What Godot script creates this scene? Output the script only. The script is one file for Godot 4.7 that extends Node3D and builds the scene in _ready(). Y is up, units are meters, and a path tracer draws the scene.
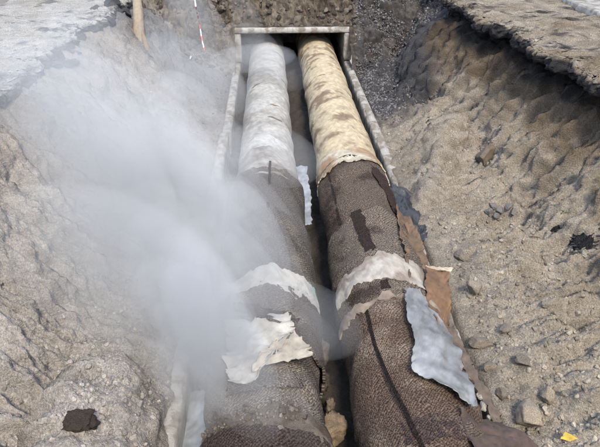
extends Node3D
# Two steaming heating pipes in an opened concrete channel at the bottom of a sandy trench.
# x: across the trench, y: up (0 = top of the channel's side walls), z: -distance along the trench. The camera stands at distance 0.

const F := 583.0                      # focal length in pixels of the 600 x 447 photograph
const EYE := Vector3(0.0, 2.9, 0.0)
const RIGHT_X := 0.832                 # axis of one pipe
const LEFT_X := -0.095                 # axis of the other

var fwd: Vector3
var rgt: Vector3
var upv: Vector3
var rng := RandomNumberGenerator.new()
var nA := FastNoiseLite.new()
var nB := FastNoiseLite.new()
var nC := FastNoiseLite.new()
var nR := FastNoiseLite.new()
var nStep := FastNoiseLite.new()
var nCell := FastNoiseLite.new()
var M := {}
var used := {}

# ---------------------------------------------------------------- helpers
func numbered(called: String) -> String:
	if not used.has(called):
		used[called] = 0
		return called
	used[called] += 1
	return "%s_%03d" % [called, used[called]]

func thing(called: String, label: String, category: String, at := Vector3.ZERO, group := "") -> Node3D:
	var o := Node3D.new()
	o.name = numbered(called)
	add_child(o)
	o.position = at
	tag(o, label, category, group)
	return o

func tag(o: Node, label: String, category: String, group := "", kind := "") -> void:
	if label: o.set_meta("label", label)
	if category: o.set_meta("category", category)
	if group: o.set_meta("group", group)
	if kind: o.set_meta("kind", kind)

func put(called: String, mesh: Mesh, mat: Material, parent: Node = null) -> MeshInstance3D:
	var o := MeshInstance3D.new()
	o.name = numbered(called) if parent == null else called
	o.mesh = mesh
	if mat: o.material_override = mat
	(self if parent == null else parent).add_child(o, true)
	if parent is Node3D and parent != self:
		o.position = -top_of(parent)
	return o

func top_of(p: Node) -> Vector3:      # where a thing's base stands (its parts are made in the place's own coordinates)
	var s := Vector3.ZERO
	while p is Node3D and p != self:
		s += p.position
		p = p.get_parent()
	return s

func sm(a: float, b: float, x: float) -> float:
	var t := clampf((x - a) / (b - a), 0.0, 1.0)
	return t * t * (3.0 - 2.0 * t)

func ray(px: float, py: float) -> Vector3:
	return (rgt * (px - 300.0) + upv * (223.5 - py) + fwd * F).normalized()

func hit_y(px: float, py: float, y: float) -> Vector3:
	var d := ray(px, py)
	return EYE + d * ((y - EYE.y) / d.y)

func hit_x(px: float, py: float, x: float) -> Vector3:
	var d := ray(px, py)
	return EYE + d * ((x - EYE.x) / d.x)

func hit_d(px: float, py: float, dist: float) -> Vector3:
	var d := ray(px, py)
	return EYE + d * (-dist / d.z)

func hit_pipe(px: float, py: float, ax: float, r: float) -> Vector3:
	var d := ray(px, py)
	var o := Vector2(EYE.x - ax, EYE.y)
	var k := Vector2(d.x, d.y)
	var a := k.dot(k)
	var b := o.dot(k)
	var q := b * b - a * (o.dot(o) - r * r)
	var t := (-b - sqrt(maxf(q, 0.0))) / a
	return EYE + d * t

func hit_ground(px: float, py: float) -> Vector3:
	var d := ray(px, py)
	var t := 1.5
	var last := t
	while t < 18.0:
		var p := EYE + d * t
		if p.y < ground_y(p.x, -p.z):
			for k in 12:
				var m := (last + t) * 0.5
				var q := EYE + d * m
				if q.y < ground_y(q.x, -q.z): t = m
				else: last = m
			return EYE + d * t
		last = t
		t += 0.03
	return EYE + d * 10.0

func noise(seed_: int, freq: float, octaves := 4, gain := 0.5) -> FastNoiseLite:
	var n := FastNoiseLite.new()
	n.seed = seed_
	n.noise_type = FastNoiseLite.TYPE_SIMPLEX_SMOOTH
	n.frequency = freq
	n.fractal_octaves = octaves
	n.fractal_gain = gain
	return n

# A grid of points as a smooth sheet; with a thickness it gets a back and edges. Normals: du x dv, or the other way when flip.
func grid(P: PackedVector3Array, nu: int, nv: int, flip := false, thick := 0.0, cols := PackedColorArray(), uv_m := 1.0, closed := false) -> ArrayMesh:
	var N := PackedVector3Array(); N.resize(nu * nv)
	var UV := PackedVector2Array(); UV.resize(nu * nv)
	var s := -1.0 if flip else 1.0
	for i in nv:
		var vlen := 0.0 if i == 0 else UV[(i - 1) * nu].y + P[i * nu].distance_to(P[(i - 1) * nu]) * uv_m
		var ulen := 0.0
		for j in nu:
			var k := i * nu + j
			var jl := j - 1 if j > 0 else (nu - 2 if closed else 0)
			var jr := j + 1 if j < nu - 1 else (1 if closed else nu - 1)
			var du := P[i * nu + jr] - P[i * nu + jl]
			var dv := P[mini(i + 1, nv - 1) * nu + j] - P[maxi(i - 1, 0) * nu + j]
			N[k] = (du.cross(dv) * s).normalized()
			if j > 0: ulen += P[k].distance_to(P[k - 1]) * uv_m
			UV[k] = Vector2(ulen, vlen)
	var V := P.duplicate()
	var NN := N.duplicate()
	var C := cols.duplicate()
	var U := UV.duplicate()
	var I := PackedInt32Array()
	for i in nv - 1:
		for j in nu - 1:
			var a := i * nu + j
			var b := a + 1
			var c := a + nu
			var d := c + 1
			if flip: I.append_array([a, b, c, b, d, c])
			else: I.append_array([a, c, b, b, c, d])
	if thick > 0.0:
		var off := nu * nv
		for k in off:
			V.append(P[k] - N[k] * thick); NN.append(-N[k]); U.append(UV[k])
		C.append_array(cols)
		for i in nv - 1:
			for j in nu - 1:
				var a := off + i * nu + j
				var b := a + 1
				var c := a + nu
				var d := c + 1
				if flip: I.append_array([a, c, b, b, c, d])
				else: I.append_array([a, b, c, b, d, c])
		var rim := PackedInt32Array()
		for j in nu: rim.append(j)
		for i in range(1, nv): rim.append(i * nu + nu - 1)
		for j in range(nu - 2, -1, -1): rim.append((nv - 1) * nu + j)
		for i in range(nv - 2, -1, -1): rim.append(i * nu)
		for q in rim.size() - 1:
			var k0 := rim[q]
			var k1 := rim[q + 1]
			var p0 := P[k0]
			var p1 := P[k1]
			if p0.distance_squared_to(p1) < 1e-9: continue
			var e := (p1 - p0).cross(N[k0]) * s
			var b0 := V.size()
			for w in [p0, p1, p0 - N[k0] * thick, p1 - N[k1] * thick]:
				V.append(w); NN.append(e.normalized())
			for w in [k0, k1, k0, k1]:
				U.append(UV[w])
				if cols.size(): C.append(cols[w])
			if flip: I.append_array([b0, b0 + 2, b0 + 1, b0 + 1, b0 + 2, b0 + 3])
			else: I.append_array([b0, b0 + 1, b0 + 2, b0 + 1, b0 + 3, b0 + 2])
	return arrays(V, NN, C, U, I)

func arrays(V: PackedVector3Array, N: PackedVector3Array, C: PackedColorArray, U: PackedVector2Array, I: PackedInt32Array, into: ArrayMesh = null) -> ArrayMesh:
	var A := []
	A.resize(Mesh.ARRAY_MAX)
	A[Mesh.ARRAY_VERTEX] = V
	A[Mesh.ARRAY_NORMAL] = N
	if C.size(): A[Mesh.ARRAY_COLOR] = C
	if U.size(): A[Mesh.ARRAY_TEX_UV] = U
	A[Mesh.ARRAY_INDEX] = I
	var m := into if into else ArrayMesh.new()
	m.add_surface_from_arrays(Mesh.PRIMITIVE_TRIANGLES, A)
	return m

# A sleeve round a pipe. edge(theta, which) moves its ends, tint(theta, dist, point) colours it; theta 0 is the top.
func sleeve(ax: float, d0: float, d1: float, r: float, dent: float, tint: Callable, ragged0 := 0.0, ragged1 := 0.0, flare0 := 0.0, thick := 0.018, t0 := -PI, t1 := PI, fine := 0.028) -> ArrayMesh:
	var nu := 73
	var nv := maxi(4, int((d1 - d0) / fine))
	var P := PackedVector3Array()
	var C := PackedColorArray()
	for i in nv:
		var v := float(i) / (nv - 1)
		for j in nu:
			var th := lerpf(t0, t1, float(j) / (nu - 1))
			var ct := cos(th)
			var st := sin(th)
			var e0 := ragged0 * (nB.get_noise_3d(st * 0.5 + 3.0, ct * 0.5, d0) + 0.18 * nC.get_noise_3d(st * 0.4, ct * 0.4, d0))
			var e1 := ragged1 * (nB.get_noise_3d(st * 0.5 + 9.0, ct * 0.5, d1) + 0.18 * nC.get_noise_3d(st * 0.4, ct * 0.4, d1))
			var dd := lerpf(d0 + e0, d1 + e1, v)
			var q := Vector3(ax + r * st, r * ct, -dd)
			var rr := r + dent * (nA.get_noise_3dv(q * 1.6) * 1.2 + nB.get_noise_3dv(q) * 0.5 + nC.get_noise_3dv(q * 1.3) * 0.14)
			rr += flare0 * pow(1.0 - v, 3.0) + dent * 0.45 * nB.get_noise_3d(st * 0.16 + 2.0, ct * 0.16, dd * 1.9)
			P.append(Vector3(ax + rr * st, rr * ct * (1.0 if ct > 0.0 else 0.97), -dd))
			C.append(tint.call(th, dd, q))
	return grid(P, nu, nv, true, thick, C, 1.0, t1 - t0 > 6.2)

# A torn sheet between two edges, each a list of points; it is bulged and crumpled by noise.
func sheet(A: Array, B: Array, across: int, along: int, crumple: float, thick: float, tint: Color, ragged := 0.01, bulge := Vector3.ZERO) -> ArrayMesh:
	var flip := false
	var P := PackedVector3Array()
	var C := PackedColorArray()
	for i in along:
		var v := float(i) / (along - 1)
		var a := path_at(A, v)
		var b := path_at(B, v)
		for j in across:
			var u := float(j) / (across - 1)
			var p := a.lerp(b, u) + bulge * sin(PI * u) * (0.7 + 0.6 * nB.get_noise_2d(v * 1.5, 3.0))
			var edge := (1.0 - minf(1.0, minf(minf(u, 1.0 - u) * across, minf(v, 1.0 - v) * along) / 2.0))
			p += Vector3(nC.get_noise_3dv(p * 1.7), nC.get_noise_3dv(p * 1.7 + Vector3(7, 1, 3)), nC.get_noise_3dv(p * 1.7 + Vector3(1, 9, 5))) * ragged * 2.0 * edge
			p += Vector3(nB.get_noise_3dv(p * 1.5 + Vector3(2, 2, 2)), nB.get_noise_3dv(p * 1.5) * 1.3 + nC.get_noise_3dv(p) * 0.3, 0.3 * nB.get_noise_3dv(p * 1.4 + Vector3(5, 5, 5))) * crumple
			P.append(p)
			var n := 1.0 + 0.5 * nB.get_noise_3dv(p * 1.3 + Vector3(8, 0, 0)) + 0.4 * nC.get_noise_3dv(p * 1.2)
			C.append(Color(tint.r * n, tint.g * n, tint.b * n))
	return grid(P, across, along, flip, thick, C)

func path_at(A: Array, v: float) -> Vector3:
	var f := v * (A.size() - 1)
	var k := mini(int(f), A.size() - 2)
	var a: Vector3 = A[k]
	var b: Vector3 = A[k + 1]
	return a.lerp(b, f - k)

# A stone: an icosphere pushed about by noise and cut by a few planes.
func stone(size: Vector3, seed_: int, cuts := 7, rough := 0.10, div := 3) -> ArrayMesh:
	var g := RandomNumberGenerator.new()
	g.seed = seed_
	var t := (1.0 + sqrt(5.0)) / 2.0
	var V: Array[Vector3] = []
	for v in [[-1, t, 0], [1, t, 0], [-1, -t, 0], [1, -t, 0], [0, -1, t], [0, 1, t], [0, -1, -t], [0, 1, -t], [t, 0, -1], [t, 0, 1], [-t, 0, -1], [-t, 0, 1]]:
		V.append(Vector3(v[0], v[1], v[2]).normalized())
	var T := [0, 11, 5, 0, 5, 1, 0, 1, 7, 0, 7, 10, 0, 10, 11, 1, 5, 9, 5, 11, 4, 11, 10, 2, 10, 7, 6, 7, 1, 8, 3, 9, 4, 3, 4, 2, 3, 2, 6, 3, 6, 8, 3, 8, 9, 4, 9, 5, 2, 4, 11, 6, 2, 10, 8, 6, 7, 9, 8, 1]
	for s in div:
		var mid := {}
		var T2 := []
		for k in range(0, T.size(), 3):
			var m := []
			for e in 3:
				var a: int = T[k + e]
				var b: int = T[k + (e + 1) % 3]
				var key := mini(a, b) * 100000 + maxi(a, b)
				if not mid.has(key):
					mid[key] = V.size()
					V.append((V[a] + V[b]).normalized())
				m.append(mid[key])
			T2.append_array([T[k], m[0], m[2], T[k + 1], m[1], m[0], T[k + 2], m[2], m[1], m[0], m[1], m[2]])
		T = T2
	var planes := []
	for k in cuts + 5:
		planes.append([Vector3(g.randfn(), g.randfn(), g.randfn()).normalized(), g.randf_range(0.42, 0.80)])
	var at := Vector3(g.randf(), g.randf(), g.randf()) * 20.0
	var st := SurfaceTool.new()
	st.begin(Mesh.PRIMITIVE_TRIANGLES)
	st.set_smooth_group(0 if div > 1 else -1)
	for v in V:
		var p := v
		for pl in planes:
			var over: float = p.dot(pl[0]) - pl[1]
			if over > 0.0: p -= pl[0] * over * 0.92
		p *= 1.0 + rough * (nA.get_noise_3dv(at + v * 0.9) * 1.4 + nB.get_noise_3dv(at + v * 0.5) * 0.9 + (nC.get_noise_3dv(at + v * 0.5) * 0.5 if div > 2 else 0.0))
		var w := 1.0 + 0.3 * nB.get_noise_3dv(at + v * 0.8)
		st.set_color(Color(w, w, w))
		st.add_vertex(p * size * 0.5)
	for k in range(0, T.size(), 3):
		st.add_index(T[k]); st.add_index(T[k + 2]); st.add_index(T[k + 1])
	st.generate_normals()
	return st.commit()

# A box with bevelled, chipped edges, from corner a to corner b.
func block(a: Vector3, b: Vector3, chip := 0.012, step := 0.08) -> ArrayMesh:
	var st := SurfaceTool.new()
	st.begin(Mesh.PRIMITIVE_TRIANGLES)
	var c := (a + b) * 0.5
	var h := (b - a).abs() * 0.5
	for axis in 3:
		for s in [-1.0, 1.0]:
			st.set_smooth_group(axis * 2 + (1 if s > 0.0 else 0))
			var ua := (axis + 1) % 3
			var va := (axis + 2) % 3
			var nu := maxi(4, int(h[ua] * 2.0 / step))
			var nv := maxi(4, int(h[va] * 2.0 / step))
			var pts := []
			for i in nv + 1:
				for j in nu + 1:
					var p := Vector3.ZERO
					p[axis] = s * h[axis]
					p[ua] = edge_spaced(j, nu, h[ua], chip)
					p[va] = edge_spaced(i, nv, h[va], chip)
					var q := p
					var near := 0
					for k in 3:
						if h[k] - absf(p[k]) < 1e-5: near += 1
					if near >= 2:
						var w := chip * (0.5 + 0.9 * absf(nC.get_noise_3dv((c + p) * 0.7)) + 1.0 * maxf(0.0, nB.get_noise_3dv((c + p) * 1.2) - 0.1) * 2.0)
						for k in 3:
							if h[k] - absf(p[k]) < 1e-5: q[k] -= signf(p[k]) * w
					else:
						q[axis] += s * nB.get_noise_3dv((c + p) * 0.8) * chip * 0.35
					pts.append(c + q)
			for i in nv:
				for j in nu:
					var k := i * (nu + 1) + j
					var quad := [k, k + 1, k + nu + 1, k + nu + 2]
					var order := [0, 2, 1, 1, 2, 3] if s > 0.0 else [0, 1, 2, 1, 3, 2]
					for o in order: st.add_vertex(pts[quad[o]])
	st.generate_normals()
	return st.commit()

func edge_spaced(k: int, n: int, h: float, chip: float) -> float:
	if k == 0: return -h
	if k == n: return h
	var inner := h - chip * 1.6
	return lerpf(-inner, inner, float(k - 1) / (n - 2))

func tube(pts: Array, radii: Array, sides := 10, lumps := 0.0) -> ArrayMesh:
	var P := PackedVector3Array()
	for i in pts.size():
		var a: Vector3 = pts[maxi(i - 1, 0)]
		var b: Vector3 = pts[mini(i + 1, pts.size() - 1)]
		var dir := (b - a).normalized()
		var side := dir.cross(Vector3(0.3, 0.2, 0.93)).normalized()
		var other := dir.cross(side)
		for j in sides + 1:
			var an := TAU * j / sides
			var p: Vector3 = pts[i] + (side * cos(an) + other * sin(an)) * float(radii[i])
			p += (p - pts[i]) * lumps * nC.get_noise_3dv(p * 2.0 if j < sides else P[P.size() - sides] * 2.0)
			P.append(p)
	return grid(P, sides + 1, pts.size(), false, 0.0, PackedColorArray(), 1.0, true)

# ---------------------------------------------------------------- materials
func gray_tex(n: FastNoiseLite, size: int, lo: float, hi: float, power := 1.0, n2: FastNoiseLite = null) -> ImageTexture:
	var a := n.get_seamless_image(size, size)
	var b := n2.get_seamless_image(size, size) if n2 else null
	var da := a.get_data()
	var db := b.get_data() if b else PackedByteArray()
	var out := PackedByteArray(); out.resize(size * size)
	for k in size * size:
		var v := da[k] / 255.0
		if b: v = v * 0.55 + db[k] / 255.0 * 0.45
		out[k] = int(255.0 * clampf(lerpf(lo, hi, pow(v, power)), 0.0, 1.0))
	var im := Image.create_from_data(size, size, false, Image.FORMAT_L8, out)
	im.convert(Image.FORMAT_RGB8)
	return ImageTexture.create_from_image(im)

func two_tone(n: FastNoiseLite, n2: FastNoiseLite, size: int, a: Color, b: Color) -> ImageTexture:   # linear colours
	var da := n.get_seamless_image(size, size).get_data()
	var db := n2.get_seamless_image(size, size).get_data()
	var im := Image.create(size, size, false, Image.FORMAT_RGB8)
	for y in size:
		for x in size:
			var c := a.lerp(b, sm(0.35, 0.7, da[y * size + x] / 255.0 + 0.3 * (db[y * size + x] / 255.0 - 0.5)))
			var k := 0.75 + 0.5 * db[y * size + x] / 255.0
			im.set_pixel(x, y, Color(c.r * k, c.g * k, c.b * k).linear_to_srgb())
	return ImageTexture.create_from_image(im)

func weave_tex(size: int) -> ImageTexture:      # coarse knitted glass cloth: threads crossing on the slant, fuzzy
	var out := PackedByteArray(); out.resize(size * size)
	var n := noise(77, 0.05, 3)
	var sim := n.get_seamless_image(size, size).get_data()
	for y in size:
		for x in size:
			var u := float(x) / size * 24.0
			var v := float(y) / size * 24.0
			var w := sim[y * size + x] / 255.0
			var a := absf(sin((u + v) * PI + (w - 0.5) * 2.6))
			var b := absf(sin((u - v) * PI + (w - 0.5) * 2.0))
			var t := maxf(a * 0.9, b)
			out[y * size + x] = int(255.0 * clampf(0.36 + 0.36 * t * t + 0.62 * (w - 0.42), 0.1, 1.0))
	var im := Image.create_from_data(size, size, false, Image.FORMAT_L8, out)
	im.convert(Image.FORMAT_RGB8)
	return ImageTexture.create_from_image(im)

func mat(called: String, albedo: Color, rough: float, tex: Texture2D = null, scale := 1.0, bump: Texture2D = null, bump_cm := 1.0, tri := true, vertex := true) -> StandardMaterial3D:
	var m := StandardMaterial3D.new()
	m.resource_name = called
	m.albedo_color = albedo
	m.roughness = rough
	m.vertex_color_use_as_albedo = vertex
	m.cull_mode = BaseMaterial3D.CULL_DISABLED
	if tex: m.albedo_texture = tex
	if bump:
		m.heightmap_enabled = true
		m.heightmap_texture = bump
		m.heightmap_scale = bump_cm
	if tri:
		m.uv1_triplanar = true
		m.uv1_world_triplanar = true
	m.uv1_scale = Vector3.ONE * scale
	M[called] = m
	return m

func lin(r: float, g: float, b: float) -> Color:
	return Color(r, g, b).linear_to_srgb()

func make_materials() -> void:
	var fine := noise(11, 0.035, 5, 0.62)
	var cell := FastNoiseLite.new()
	cell.seed = 5
	cell.noise_type = FastNoiseLite.TYPE_CELLULAR
	cell.frequency = 0.045
	cell.cellular_return_type = FastNoiseLite.RETURN_DISTANCE
	cell.fractal_octaves = 3
	var soil_tex := gray_tex(fine, 1024, 0.38, 1.28, 1.0, cell)
	var soil_bump := gray_tex(noise(12, 0.03, 6, 0.66), 1024, 0.0, 1.0, 1.0, noise(13, 0.09, 4, 0.6))
	var blotch := gray_tex(noise(21, 0.012, 5, 0.6), 512, 0.80, 1.05)
	var grain := gray_tex(noise(22, 0.12, 4, 0.7), 512, 0.2, 1.0)
	mat("soil", Color.WHITE, 0.97, soil_tex, 1.7, soil_bump, 2.0)
	mat("stone", Color.WHITE, 0.93, soil_tex, 3.1, soil_bump, 0.7)
	mat("clods", Color.WHITE, 0.97, soil_tex, 3.1, null, 0.0)
	var stain := two_tone(noise(23, 0.010, 5, 0.62), noise(24, 0.09, 4, 0.7), 512, Color(0.29, 0.29, 0.285), Color(0.15, 0.135, 0.115))
	mat("concrete", Color.WHITE, 0.92, stain, 0.9, grain, 0.5, true, false)
	mat("felt", Color.WHITE, 0.95, weave_tex(512), 2.1, weave_tex(512), 0.6, false)
	mat("wrap", Color.WHITE, 0.85, blotch, 1.6, grain, 0.35, false)
	mat("foam", Color.WHITE, 0.95, soil_tex, 4.0, soil_bump, 1.5)
	mat("metal", Color.WHITE, 0.5, blotch, 1.2, grain, 0.12)
	M.metal.metallic = 0.25
	mat("board", Color.WHITE, 0.8, blotch, 2.0, grain, 0.4)
	mat("plastic", Color.WHITE, 0.5, blotch, 2.0, grain, 0.1)
	mat("wood", Color.WHITE, 0.85, blotch, 2.5, grain, 0.6)
	mat("mud", lin(0.045, 0.038, 0.033), 0.8, soil_tex, 1.6, soil_bump, 2.0, true, false)
	mat("tape", Color.WHITE, 0.5, null, 1.0, null, 0.0, false)
	for k in ["soil", "clods", "stone", "foam", "felt", "concrete"]: M[k].metallic_specular = 0.25
# ---------------------------------------------------------------- the ground
var GX: PackedFloat32Array
var GD: PackedFloat32Array
var GY: PackedFloat32Array

func width_left(d: float) -> float:
	return 1.95 - 0.05 * d + 0.10 * nA.get_noise_2d(d * 0.7, 3.0)

func width_right(d: float) -> float:
	return 2.2 - 0.115 * d + 0.30 * (1.0 - sm(7.0, 8.4, d)) + 0.5 * sm(8.9, 9.8, d) + 0.08 * nA.get_noise_2d(d * 0.7, 8.0)

func base_h(x: float, d: float) -> float:
	var h := 0.0
	if x < 0.39:
		var t := (-0.70 - x) / width_left(d)
		h = -0.07 + 1.27 * (clampf(t, -0.3, 1.0) * 0.5 + 0.5 * sm(0.25, 1.0, t))
		# the spoil heap beside the channel near the camera, with a drop on its far side
		var e := Vector2((x + 1.02) / 0.42, (d - 2.25) / 0.62)
		var q := e.length()
		h += 0.07 * sm(-0.66, -0.76, x) * (1.0 - sm(3.0, 5.5, d)) * (1.0 - sm(0.05, 0.4, t))
		h += 0.30 * (1.0 - sm(0.4, 1.2, q)) * sm(-1.9, -1.2, x)
		h -= 0.13 * sm(-1.2, -1.42, x) * (1.0 - sm(2.2, 3.6, d)) * sm(-2.1, -1.6, x)
	else:
		var w := width_right(d)
		var t := (x - 1.43) / w
		h = -0.07 + 1.05 * (clampf(t, -0.3, 1.0) * 0.42 + 0.58 * sm(0.42, 0.92, t))
		h += 0.20 * sm(1.13, 1.24, t)
		h += 0.13 * sm(1.28, 1.36, x) * (1.0 - sm(5.0, 7.5, d)) * (1.0 - sm(0.05, 0.5, t))
		h -= 0.34 * exp(-((x - 2.05) * (x - 2.05) * 18.0 + (d - 8.85) * (d - 8.85) * 14.0))
		# a slumped ridge running up the bank
		var along := clampf(((x - 1.5) * 0.55 + (d - 5.1) * 1.5) / 2.55, 0.0, 1.0)
		var off := Vector2(x - 1.5 - 0.62 * along, d - 5.1 - 1.5 * along)
		h += 0.16 * exp(-off.length_squared() / 0.022)
		h += 0.10 * exp(-((x - 2.0) * (x - 2.0) * 8.0 + (d - 6.4) * (d - 6.4) * 3.0))
	var far := -0.07 + 1.3 * sm(9.6, 11.5, d + 0.25 * nA.get_noise_2d(x * 1.3, 40.0))
	if x > -0.72 and x < 1.46 and d > 10.55: far = maxf(lerpf(0.607, far, sm(10.68, 10.95, d)), 0.607)
	if far > h: h = lerpf(h, far, sm(0.0, 0.15, far - h)) if d < 10.55 else far
	var near := -0.07 + 1.27 * (1.0 - sm(0.5, 1.6, d))
	return maxf(h, near)

func soil_color(p: Vector3) -> Color:
	var d := -p.z
	var n1 := nA.get_noise_3dv(p * 1.1) * 0.5 + 0.5
	var n2 := nB.get_noise_3dv(p * 0.7 + Vector3(4, 4, 4))
	var n3 := nC.get_noise_3dv(p * 0.8)
	var c := Color(0.266, 0.233, 0.192).lerp(Color(0.380, 0.344, 0.295), clampf(n1 + n2 * 0.35, 0.0, 1.0))
	if p.x > 0.4:
		var clay := sm(0.50, 0.82, p.y + 0.28 * n2 + 0.25 * (n1 - 0.5)) * (1.0 - sm(8.6, 9.2, d))
		c = c.lerp(Color(0.108, 0.080, 0.055), clay * 0.8)
		c = c.lerp(Color(0.07, 0.055, 0.044), 0.7 * sm(8.3, 8.8, d) * sm(2.0, 2.35, p.x) * (1.0 - sm(10.0, 10.6, d)))
		c = c.lerp(Color(0.035, 0.033, 0.034), sm(0.90, 1.02, p.y + 0.12 * n2) * sm(0.2, 0.8, d))  # black asphalt gravel below the rim, with the undercut's shade painted in
		var damp := sm(0.10, 0.35, nA.get_noise_3dv(p * 0.8 + Vector3(20, 3, 7)) + 0.4 * n2) * sm(0.15, 0.5, p.y)
		c = c.lerp(Color(0.155, 0.12, 0.085), damp * 0.4)
		var gravel := sm(7.3, 7.9, d + 0.5 * n2 + 0.5 * (n1 - 0.5)) * (1.0 - sm(2.15, 2.4, p.x - 0.6 * sm(8.8, 9.4, d)))
		c = c.lerp(Color(0.075, 0.075, 0.082), gravel)
	else:
		c = Color(c.r * 1.02, c.g * 1.06, c.b * 1.15)
		var clay2 := sm(0.85, 1.15, p.y + 0.25 * n2) * 0.3
		c = c.lerp(Color(0.16, 0.125, 0.085), clay2)
		var g2 := sm(7.6, 8.6, d + 0.6 * n2) * (1.0 - sm(9.7, 10.3, d))
		c = c.lerp(Color(0.15, 0.15, 0.155), g2 * 0.8)
	var bank := sm(9.9, 10.5, d + 0.3 * n2)
	if p.x > 1.5: bank *= 0.35
	c = c.lerp(Color(0.07, 0.058, 0.046).lerp(Color(0.22, 0.185, 0.145), clampf(n1 - 0.15 + n3 + 0.9 * n2, 0.0, 1.0)), bank * 0.9)
	var k := 1.0 + 0.32 * n3 + 0.16 * n2
	return Color(c.r * k, c.g * k, c.b * k)

func make_ground() -> void:
	GX = PackedFloat32Array(); GD = PackedFloat32Array()
	var x := -3.8
	while x < 4.9:
		GX.append(x)
		x += 0.017 if x > -3.0 and x < 3.6 else 0.06
	var d := 0.3
	while d < 14.0:
		GD.append(d)
		d += 0.05 if d < 1.5 else (0.007 + 0.0029 * d if d < 9.4 or d > 11.8 else 0.02)
	var nx := GX.size()
	var nd := GD.size()
	var P := PackedVector3Array(); P.resize(nx * nd)
	for i in nd:
		for j in nx:
			P[i * nx + j] = Vector3(GX[j], base_h(GX[j], GD[i]), -GD[i])
	var Q := PackedVector3Array(); Q.resize(nx * nd)
	var C := PackedColorArray(); C.resize(nx * nd)
	for i in nd:
		for j in nx:
			var k := i * nx + j
			var p := P[k]
			var du := P[i * nx + mini(j + 1, nx - 1)] - P[i * nx + maxi(j - 1, 0)]
			var dv := P[mini(i + 1, nd - 1) * nx + j] - P[maxi(i - 1, 0) * nx + j]
			var n := du.cross(dv).normalized()
			var dd := GD[i]
			var u := absf(p.x - 0.39) - 1.03
			var quiet := sm(-0.10, 0.12, u) if dd < 10.6 else 1.0
			if p.y > 1.15: quiet *= 0.5
			# runnels down the banks, lumps, clods and grain
			var run := (1.0 - sm(9.4, 10.2, dd)) * nR.get_noise_2d(dd * 1.9, u * 0.40 + (30.0 if p.x > 0.4 else 0.0))
			var a := 0.085 * nA.get_noise_3dv(p * 1.5) + (0.20 if p.x > 0.4 else 0.09) * run * sm(0.1, 0.6, u)
			a += 0.058 * nB.get_noise_3dv(p)
			a += 0.05 * (1.0 - sm(9.4, 10.2, dd)) * nR.get_noise_2d(dd * 5.5 + 90.0, u * 0.9 + p.y) * sm(0.2, 0.7, u)
			var clod := nCell.get_noise_3dv(p)
			a += 0.058 * (-clod - 0.5) * (0.6 + nA.get_noise_3dv(p * 2.2 + Vector3(9, 9, 9)))
			a += 0.020 * nC.get_noise_3dv(p * 1.2)
			var rough := 1.0 + 1.3 * sm(9.6, 10.4, dd)
			Q[k] = p + n * a * rough * (0.25 + 0.75 * quiet) * (1.0 if dd < 10.4 or u > 0.25 else lerpf(sm(10.68, 11.1, dd), 1.0, sm(0.03, 0.25, u)))
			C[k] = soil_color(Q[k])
	GY = PackedFloat32Array(); GY.resize(nx * nd)
	var N := PackedVector3Array(); N.resize(nx * nd)
	for i in nd:
		for j in nx:
			var k := i * nx + j
			GY[k] = Q[k].y
			var du := Q[i * nx + mini(j + 1, nx - 1)] - Q[i * nx + maxi(j - 1, 0)]
			var dv := Q[mini(i + 1, nd - 1) * nx + j] - Q[maxi(i - 1, 0) * nx + j]
			N[k] = du.cross(dv).normalized()
	var I := PackedInt32Array()
	I.resize((nx - 1) * (nd - 1) * 6)
	var w := 0
	for i in nd - 1:
		for j in nx - 1:
			var cx := (GX[j] + GX[j + 1]) * 0.5
			var cd := (GD[i] + GD[i + 1]) * 0.5
			if cx > -0.65 and cx < (1.30 if cd < 6.2 else 1.37) and cd > 1.35 and cd < 10.66: continue
			var a := i * nx + j
			I[w] = a; I[w + 1] = a + nx; I[w + 2] = a + 1
			I[w + 3] = a + 1; I[w + 4] = a + nx; I[w + 5] = a + nx + 1
			w += 6
	I.resize(w)
	var m := arrays(Q, N, C, PackedVector2Array(), I)
	# the rest of the ground, out to the horizon
	var V := PackedVector3Array(); var N2 := PackedVector3Array(); var C2 := PackedColorArray(); var I2 := PackedInt32Array()
	var x0 := GX[0] + 0.02; var x1 := GX[nx - 1] - 0.02; var z0 := -GD[nd - 1] + 0.02; var z1 := -GD[0] - 0.02
	for r in [[-90.0, x0, -90.0, 60.0], [x1, 90.0, -90.0, 60.0], [x0, x1, -90.0, z0], [x0, x1, z1, 60.0]]:
		var b := V.size()
		for c in [[0, 2], [1, 2], [0, 3], [1, 3]]:
			V.append(Vector3(r[c[0]], 1.19, r[c[1]])); N2.append(Vector3.UP); C2.append(Color(0.25, 0.22, 0.185))
		I2.append_array([b, b + 1, b + 2, b + 1, b + 3, b + 2])
	arrays(V, N2, C2, PackedVector2Array(), I2, m)
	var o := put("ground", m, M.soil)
	tag(o, "sandy excavated ground forming the steep sides of the trench", "", "", "structure")

func ground_y(x: float, d: float) -> float:
	if x < GX[0] or x > GX[GX.size() - 1] or d < GD[0] or d > GD[GD.size() - 1]: return 1.2
	var j := clampi(GX.bsearch(x) - 1, 0, GX.size() - 2)
	var i := clampi(GD.bsearch(d) - 1, 0, GD.size() - 2)
	var nx := GX.size()
	var fx := clampf((x - GX[j]) / (GX[j + 1] - GX[j]), 0.0, 1.0)
	var fd := clampf((d - GD[i]) / (GD[i + 1] - GD[i]), 0.0, 1.0)
	return lerpf(lerpf(GY[i * nx + j], GY[i * nx + j + 1], fx), lerpf(GY[(i + 1) * nx + j], GY[(i + 1) * nx + j + 1], fx), fd)

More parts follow.
